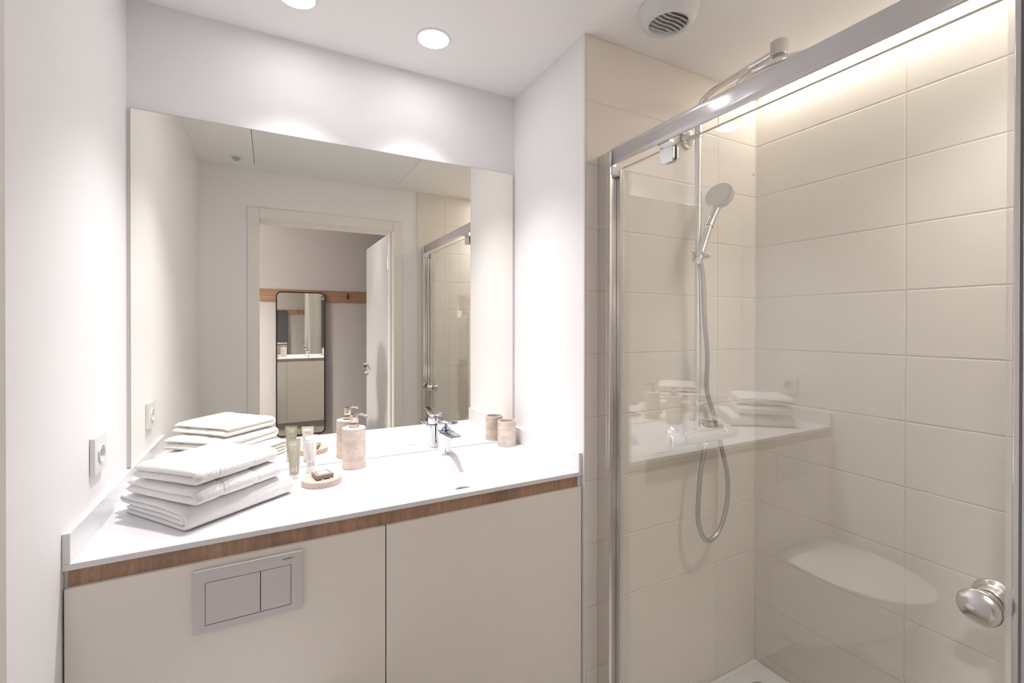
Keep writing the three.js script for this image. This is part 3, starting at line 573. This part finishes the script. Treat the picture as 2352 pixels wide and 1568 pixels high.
{
  const t = thing('shower_mixer', 'white and chrome thermostatic shower mixer bar on the tiled wall', 'mixer', [RX, 1.035, ZR]);
  const y = 1.0325, z = .536;
  for (const s of [-1, 1]) wput(t, 'wall_flange', turned([[0, 0], [.033, 0], [.033, .006], [.029, .014], [.018, .020], [.015, .06], [0, .06]], [0, 0, 1], [RX + s * .072, y - .003, ZR + .0004], 40), M.chrome);
  wput(t, 'mixer_bar', turned([[0, 0], [.0225, 0], [.0235, .002], [.0235, .198], [.0225, .20], [0, .20]], [1, 0, 0], [RX - .10, y, z], 40), M.chrome);
  for (const [s, n] of [[-1, 'flow_knob'], [1, 'temperature_knob']]) wput(t, n, turned([[0, 0], [.0215, 0], [.0240, .004], [.0240, .058], [.0215, .064], [0, .066]], [s, 0, 0], [RX + s * .1005, y, z], 40), M.chrome);
  wput(t, 'outlet', turned([[0, 0], [.012, 0], [.012, .016], [0, .016]], [0, -1, 0], [RX + .012, y - .0232, z], 24), M.chrome);
  wput(t, 'riser_socket', turned([[0, 0], [.0135, 0], [.0135, .014], [.0, .014]], [0, 1, 0], [RX, 1.041, RZ], 24), M.chrome);
}
{
  const b = new THREE.Vector3(1.646, 1.660, .5465), c = new THREE.Vector3(1.7335, 1.866, .5475), n = new THREE.Vector3(-1, .5, .27).normalize();
  const t = thing('hand_shower', 'chrome hand shower with round grey face in its holder', 'hand shower', b.toArray());
  const dir = c.clone().sub(b), L = dir.length(); dir.normalize();
  const f = n.clone().addScaledVector(dir, -n.dot(dir)).normalize();
  const at = (k, d = 0) => b.clone().addScaledVector(dir, k * L).addScaledVector(f, d).toArray();
  wput(t, 'handle', merge(tube([at(-.10), at(.0), at(.2), at(.45)], .0125, 40, 20), tube([at(.44), at(.60, -.004), at(.80, -.013)], .0140, 24, 20), turned([[0, 0], [.0085, 0], [.0120, .03], [.0125, .05]], dir.toArray(), at(-.2), 24)), M.chrome);
  const q = c.clone().addScaledVector(f, -.012);
  wput(t, 'head', turned([[0, -.014], [.026, -.0125], [.0425, -.004], [.0478, .006], [.0478, .0205], [.0465, .022], [0, .022]], f.toArray(), q.clone().addScaledVector(f, -.008).toArray(), 48), M.chrome);
  wput(t, 'spray_face', turned([[0, .0], [.0455, 0], [.0455, .0012], [0, .0016]], f.toArray(), q.clone().addScaledVector(f, .0141).toArray(), 48), M.sprayFace);
}
{
  const m = put(scene, numbered('shower_hose'), tube([[1.6495, 1.622, .5440], [1.6560, 1.595, .5445], [1.6625, 1.548, .5442], [1.6700, 1.43, .543], [1.692, 1.305, .536], [1.735, 1.178, .500], [1.786, 1.085, .4885], [1.8135, .970, .498], [1.8270, .856, .515], [1.806, .748, .524], [1.753, .672, .528], [1.697, .663, .530], [1.655, .730, .532], [1.650, .81, .535], [1.661, .912, .536], [1.6775, .975, .536], [1.6795, .992, .536]], .0078, 220, 14), M.hose);
  m.userData = { label: 'grey metallic shower hose hanging in a loop below the mixer', category: 'hose' };
}

// ---------------------------------------------------------------- the hall, seen in the mirror
{
  const t = thing('hook_rail', 'wooden wall rail with black hooks on the hall wall', 'coat rail', [.6, 1.68, ZH]);
  wput(t, 'board', metreUV(bx(-.20, 1.55, 1.627, 1.733, ZH - .018, ZH - .0003, .0015)), M.railWood);
  for (const x of [.06, 1.0066, 1.40]) wput(t, 'hook', merge(bx(x - .0085, x + .0085, 1.660, 1.709, ZH - .022, ZH - .0182, .0015), tube([[x, 1.702, ZH - .021], [x, 1.690, ZH - .036], [x, 1.674, ZH - .038], [x, 1.668, ZH - .046]], .0062, 20, 10)), M.black);
}
{
  const t = thing('hall_mirror', 'tall black-framed mirror with rounded corners hanging on the hall wall', 'mirror', [.601, 0, ZH - .032]);
  const o = rr(-.2035, .2035, .416, 1.7115, .045), i = rr(-.1935, .1935, .426, 1.7015, .036);
  o[0].holes.push(i[1]);
  put(t, 'frame', creased(extr(o[0], .022, .001, 1, 10), .6).translate(0, 0, -.011), M.black);
  put(t, 'mirror_glass', new THREE.ExtrudeGeometry(i[0], { depth: .004, bevelEnabled: false, curveSegments: 10 }).translate(0, 0, -.006), M.hallMirror);
  t.rotation.y = -.0112;
}

// ---------------------------------------------------------------- the person beside the doorway, who shows only as a faint reflection in the shower glass
{
  const t = thing('person', 'dark-haired person in white shirt and grey trousers beside the doorway, faintly mirrored in glass', 'person', [.05, 0, 1.95]);
  const V = (x, y, z) => [x, y, z], mirrorX = (p) => [-p[0], p[1], p[2]];
  const capsule = (p, [a, b, ra, rb]) => {                           // distance to a tapered capsule
    const bx_ = b[0] - a[0], by = b[1] - a[1], bz = b[2] - a[2], px = p[0] - a[0], py = p[1] - a[1], pz = p[2] - a[2];
    const k = Math.min(1, Math.max(0, (px * bx_ + py * by + pz * bz) / (bx_ * bx_ + by * by + bz * bz + 1e-9)));
    return Math.hypot(px - bx_ * k, py - by * k, pz - bz * k) - (ra + (rb - ra) * k);
  };
  const smin = (a, b, k) => { const h = Math.max(0, k - Math.abs(a - b)) / k; return Math.min(a, b) - h * h * k / 4; };
  function skin(bones, c, e, res, k, cut) {                          // bones -> smooth closed surface inside the box c +- e
    const mc = new MarchingCubes(res, undefined, false, false, 400000), half = res / 2; mc.isolation = 0;
    for (let z = 0; z < res; z++) for (let y = 0; y < res; y++) for (let x = 0; x < res; x++) {
      const p = [c[0] + (x - half) / half * e[0], c[1] + (y - half) / half * e[1], c[2] + (z - half) / half * e[2]];
      let d = 9; for (const b of bones) d = smin(d, b.f ? b.f(p) : capsule(p, b), b.k ?? k);
      if (cut) d = Math.max(d, cut(p));
      mc.field[z * res * res + y * res + x] = -d;
    }
    mc.update();
    const P = new Float32Array(mc.count * 3); for (let i = 0; i < mc.count; i++) for (let a = 0; a < 3; a++) P[3 * i + a] = c[a] + mc.positionArray[3 * i + a] * e[a];
    let g = new THREE.BufferGeometry(); g.setAttribute('position', new THREE.BufferAttribute(P, 3)); g = mergeVertices(g, 1e-5); g.computeVertexNormals();
    g.setAttribute('uv', new THREE.BufferAttribute(new Float32Array(g.attributes.position.count * 2), 2)); return g;
  }
  const ell = (c, r) => ({ f: (p) => { const x = (p[0] - c[0]) / r[0], y = (p[1] - c[1]) / r[1], z = (p[2] - c[2]) / r[2], l = Math.hypot(x, y, z); return (l - 1) * Math.min(...r); } });
  const both = (b) => [b, b.f ? b : [mirrorX(b[0]), mirrorX(b[1]), b[2], b[3]]];
  const legs = [...both([V(.090, .94, 0), V(.100, .51, .012), .088, .056]), ...both([V(.100, .51, .012), V(.102, .30, -.012), .056, .054]), ...both([V(.102, .30, -.012), V(.104, .09, -.02), .054, .036])];
  const feet = [...both([V(.104, .065, -.03), V(.112, .035, .10), .036, .030]), ...both([V(.112, .035, .10), V(.118, .028, .16), .032, .024])];
  const torso = [ell([0, .99, -.005], [.165, .12, .115]), ell([0, 1.14, .005], [.148, .14, .105]), ell([0, 1.33, .0], [.178, .17, .118]), ...both([V(.05, 1.475, -.012), V(.175, 1.445, -.012), .055, .052])];
  const armL = [[V(.185, 1.445, -.012), V(.225, 1.17, -.02), .052, .040], [V(.225, 1.17, -.02), V(.205, .925, .06), .040, .027]];             // hanging, a little forward
  const armR = [[V(-.185, 1.445, -.012), V(-.235, 1.16, -.03), .052, .040], [V(-.235, 1.16, -.03), V(-.235, .91, .04), .040, .027]];         // hanging
  const finger = (base, dir, bend, n, r) => { let p = base, d = new THREE.Vector3(...dir).normalize(); const b = new THREE.Vector3(...bend), out = []; for (let i = 0; i < 3; i++) { const q = d.clone().multiplyScalar(n * [.46, .32, .22][i]).add(new THREE.Vector3(...p)).toArray(); const f = [p, q, r - .0008 * i, r - .0008 * (i + 1)]; f.k = .006; out.push(f); p = q; d = d.clone().addScaledVector(b, .45).normalize(); } return out; };
  const hand = (w, dir, across, bend) => {                            // palm, four fingers, a thumb from the side of the palm
    const W = new THREE.Vector3(...w), D = new THREE.Vector3(...dir).normalize(), A = new THREE.Vector3(...across).normalize(), at = (d, a) => W.clone().addScaledVector(D, d).addScaledVector(A, a).toArray(), out = [];
    for (const a of [-.026, -.009, .009, .026]) { const f = [at(.0, a * .6), at(.085, a), .019, .0135]; f.k = .014; out.push(f); }
    [[-.030, .066, .0078], [-.010, .080, .0086], [.011, .086, .0088], [.031, .078, .0086]].forEach(([a, n, r]) => out.push(...finger(at(.085, a), dir, bend, n, r)));
    out.push(...finger(at(.028, .034), D.clone().multiplyScalar(.7).addScaledVector(A, .7).toArray(), bend, .062, .0105)); return out;
  };
  const neck = [[V(0, 1.47, -.014), V(0, 1.61, .002), .054, .049]];
  const head = [ell([0, 1.728, -.004], [.074, .090, .094]), [V(0, 1.685, .030), V(0, 1.632, .062), .052, .028], [V(0, 1.742, .090), V(0, 1.700, .110), .008, .013], [V(0, 1.700, .104), V(0, 1.690, .100), .014, .011], [V(-.016, 1.668, .087), V(.016, 1.668, .087), .008, .008], [V(-.034, 1.741, .078), V(.034, 1.741, .078), .013, .013], ...both([V(.072, 1.722, -.010), V(.077, 1.690, -.004), .011, .009])];
  for (const b of head.slice(2)) b.k = .012;
  const fat = (bones, d) => bones.map((b) => { if (b.f) { const o = { f: (p) => b.f(p) - d }; return o; } const o = [b[0], b[1], b[2] + d, b[3] + d]; return o; });
  const M2 = { skin: std({ color: lin(.50, .32, .235), roughness: .55 }), shirt: std({ color: lin(.74, .735, .73), roughness: .85 }), trousers: std({ color: lin(.16, .155, .15), roughness: .85 }), hair: std({ color: lin(.018, .014, .012), roughness: .7 }), shoe: std({ color: lin(.05, .05, .05), roughness: .5 }), eye: std({ color: lin(.75, .74, .72), roughness: .2 }), iris: std({ color: lin(.03, .02, .015), roughness: .2 }) };
  const bodyBones = [...legs, ...feet, ...torso, ...armL, ...armR, ...neck];
  const handL = hand(armL[1][1], [-.05, -.97, .22], [-.15, .15, .97], [-.25, 0, .25]), handR = hand(armR[1][1], [.0, -.98, .18], [.15, .15, .97], [.25, .0, .25]);
  const body = mergeGeometries([
    skin(bodyBones, [0, .80, .03], [.34, .86, .30], 96, .05, (p) => p[1] - 1.575),
    skin([...neck, ...head], [0, 1.685, .01], [.15, .165, .15], 84, .03, (p) => 1.565 - p[1]),
    skin(handL, [.20, .835, .09], [.12, .14, .12], 72, .012), skin(handR, [-.235, .82, .06], [.12, .14, .12], 72, .012)]);
  put(t, 'body', body, M2.skin);
  put(t, 'shirt', skin([...fat(torso, .012), ...fat([...armL, ...armR], .010), ...fat([[V(0, 1.47, -.012), V(0, 1.50, -.008), .060, .058]], .006)], [0, 1.22, .03], [.36, .36, .30], 84, .06, (p) => Math.max(.905 - p[1], p[1] - 1.528, (Math.abs(p[0]) > .165 && p[1] < .965) ? .965 - p[1] : -9)), M2.shirt);
  put(t, 'trousers', skin([...fat(legs, .012), ...fat(torso.slice(0, 1), .004)], [0, .53, .0], [.26, .52, .20], 84, .04, (p) => Math.max(.055 - p[1], p[1] - .985)), M2.trousers);
  for (const sgn of [1, -1]) put(t, 'shoe', skin([[V(sgn * .104, .062, -.035), V(sgn * .104, .042, -.045), .044, .042], [V(sgn * .104, .05, -.03), V(sgn * .113, .040, .10), .043, .038], [V(sgn * .113, .04, .10), V(sgn * .118, .032, .165), .040, .032]], [sgn * .11, .06, .05], [.10, .08, .19], 48, .03, (p) => .002 - p[1]), M2.shoe);
  put(t, 'hair', skin([ell([0, 1.745, -.012], [.080, .092, .098]), ell([0, 1.69, -.06], [.066, .06, .045])], [0, 1.73, -.01], [.13, .14, .15], 60, .02, (p) => Math.max(1.66 - p[1], p[2] > .035 ? (1.785 + (p[2] - .035) * .1) - p[1] : -9, p[2] > -.02 && Math.abs(p[0]) > .05 ? 1.745 - p[1] : -9)), M2.hair);
  for (const sgn of [1, -1]) { put(t, 'eye', new THREE.SphereGeometry(.0105, 18, 14).scale(1.15, .62, 1).translate(sgn * .031, 1.7225, .0735), M2.eye); put(t, 'iris', new THREE.SphereGeometry(.0055, 12, 10).scale(1, 1, .4).translate(sgn * .031, 1.7225, .0825), M2.iris); }
  t.rotation.y = 1.62;                                                // turned towards the doorway
}

renderer.render(scene, camera);
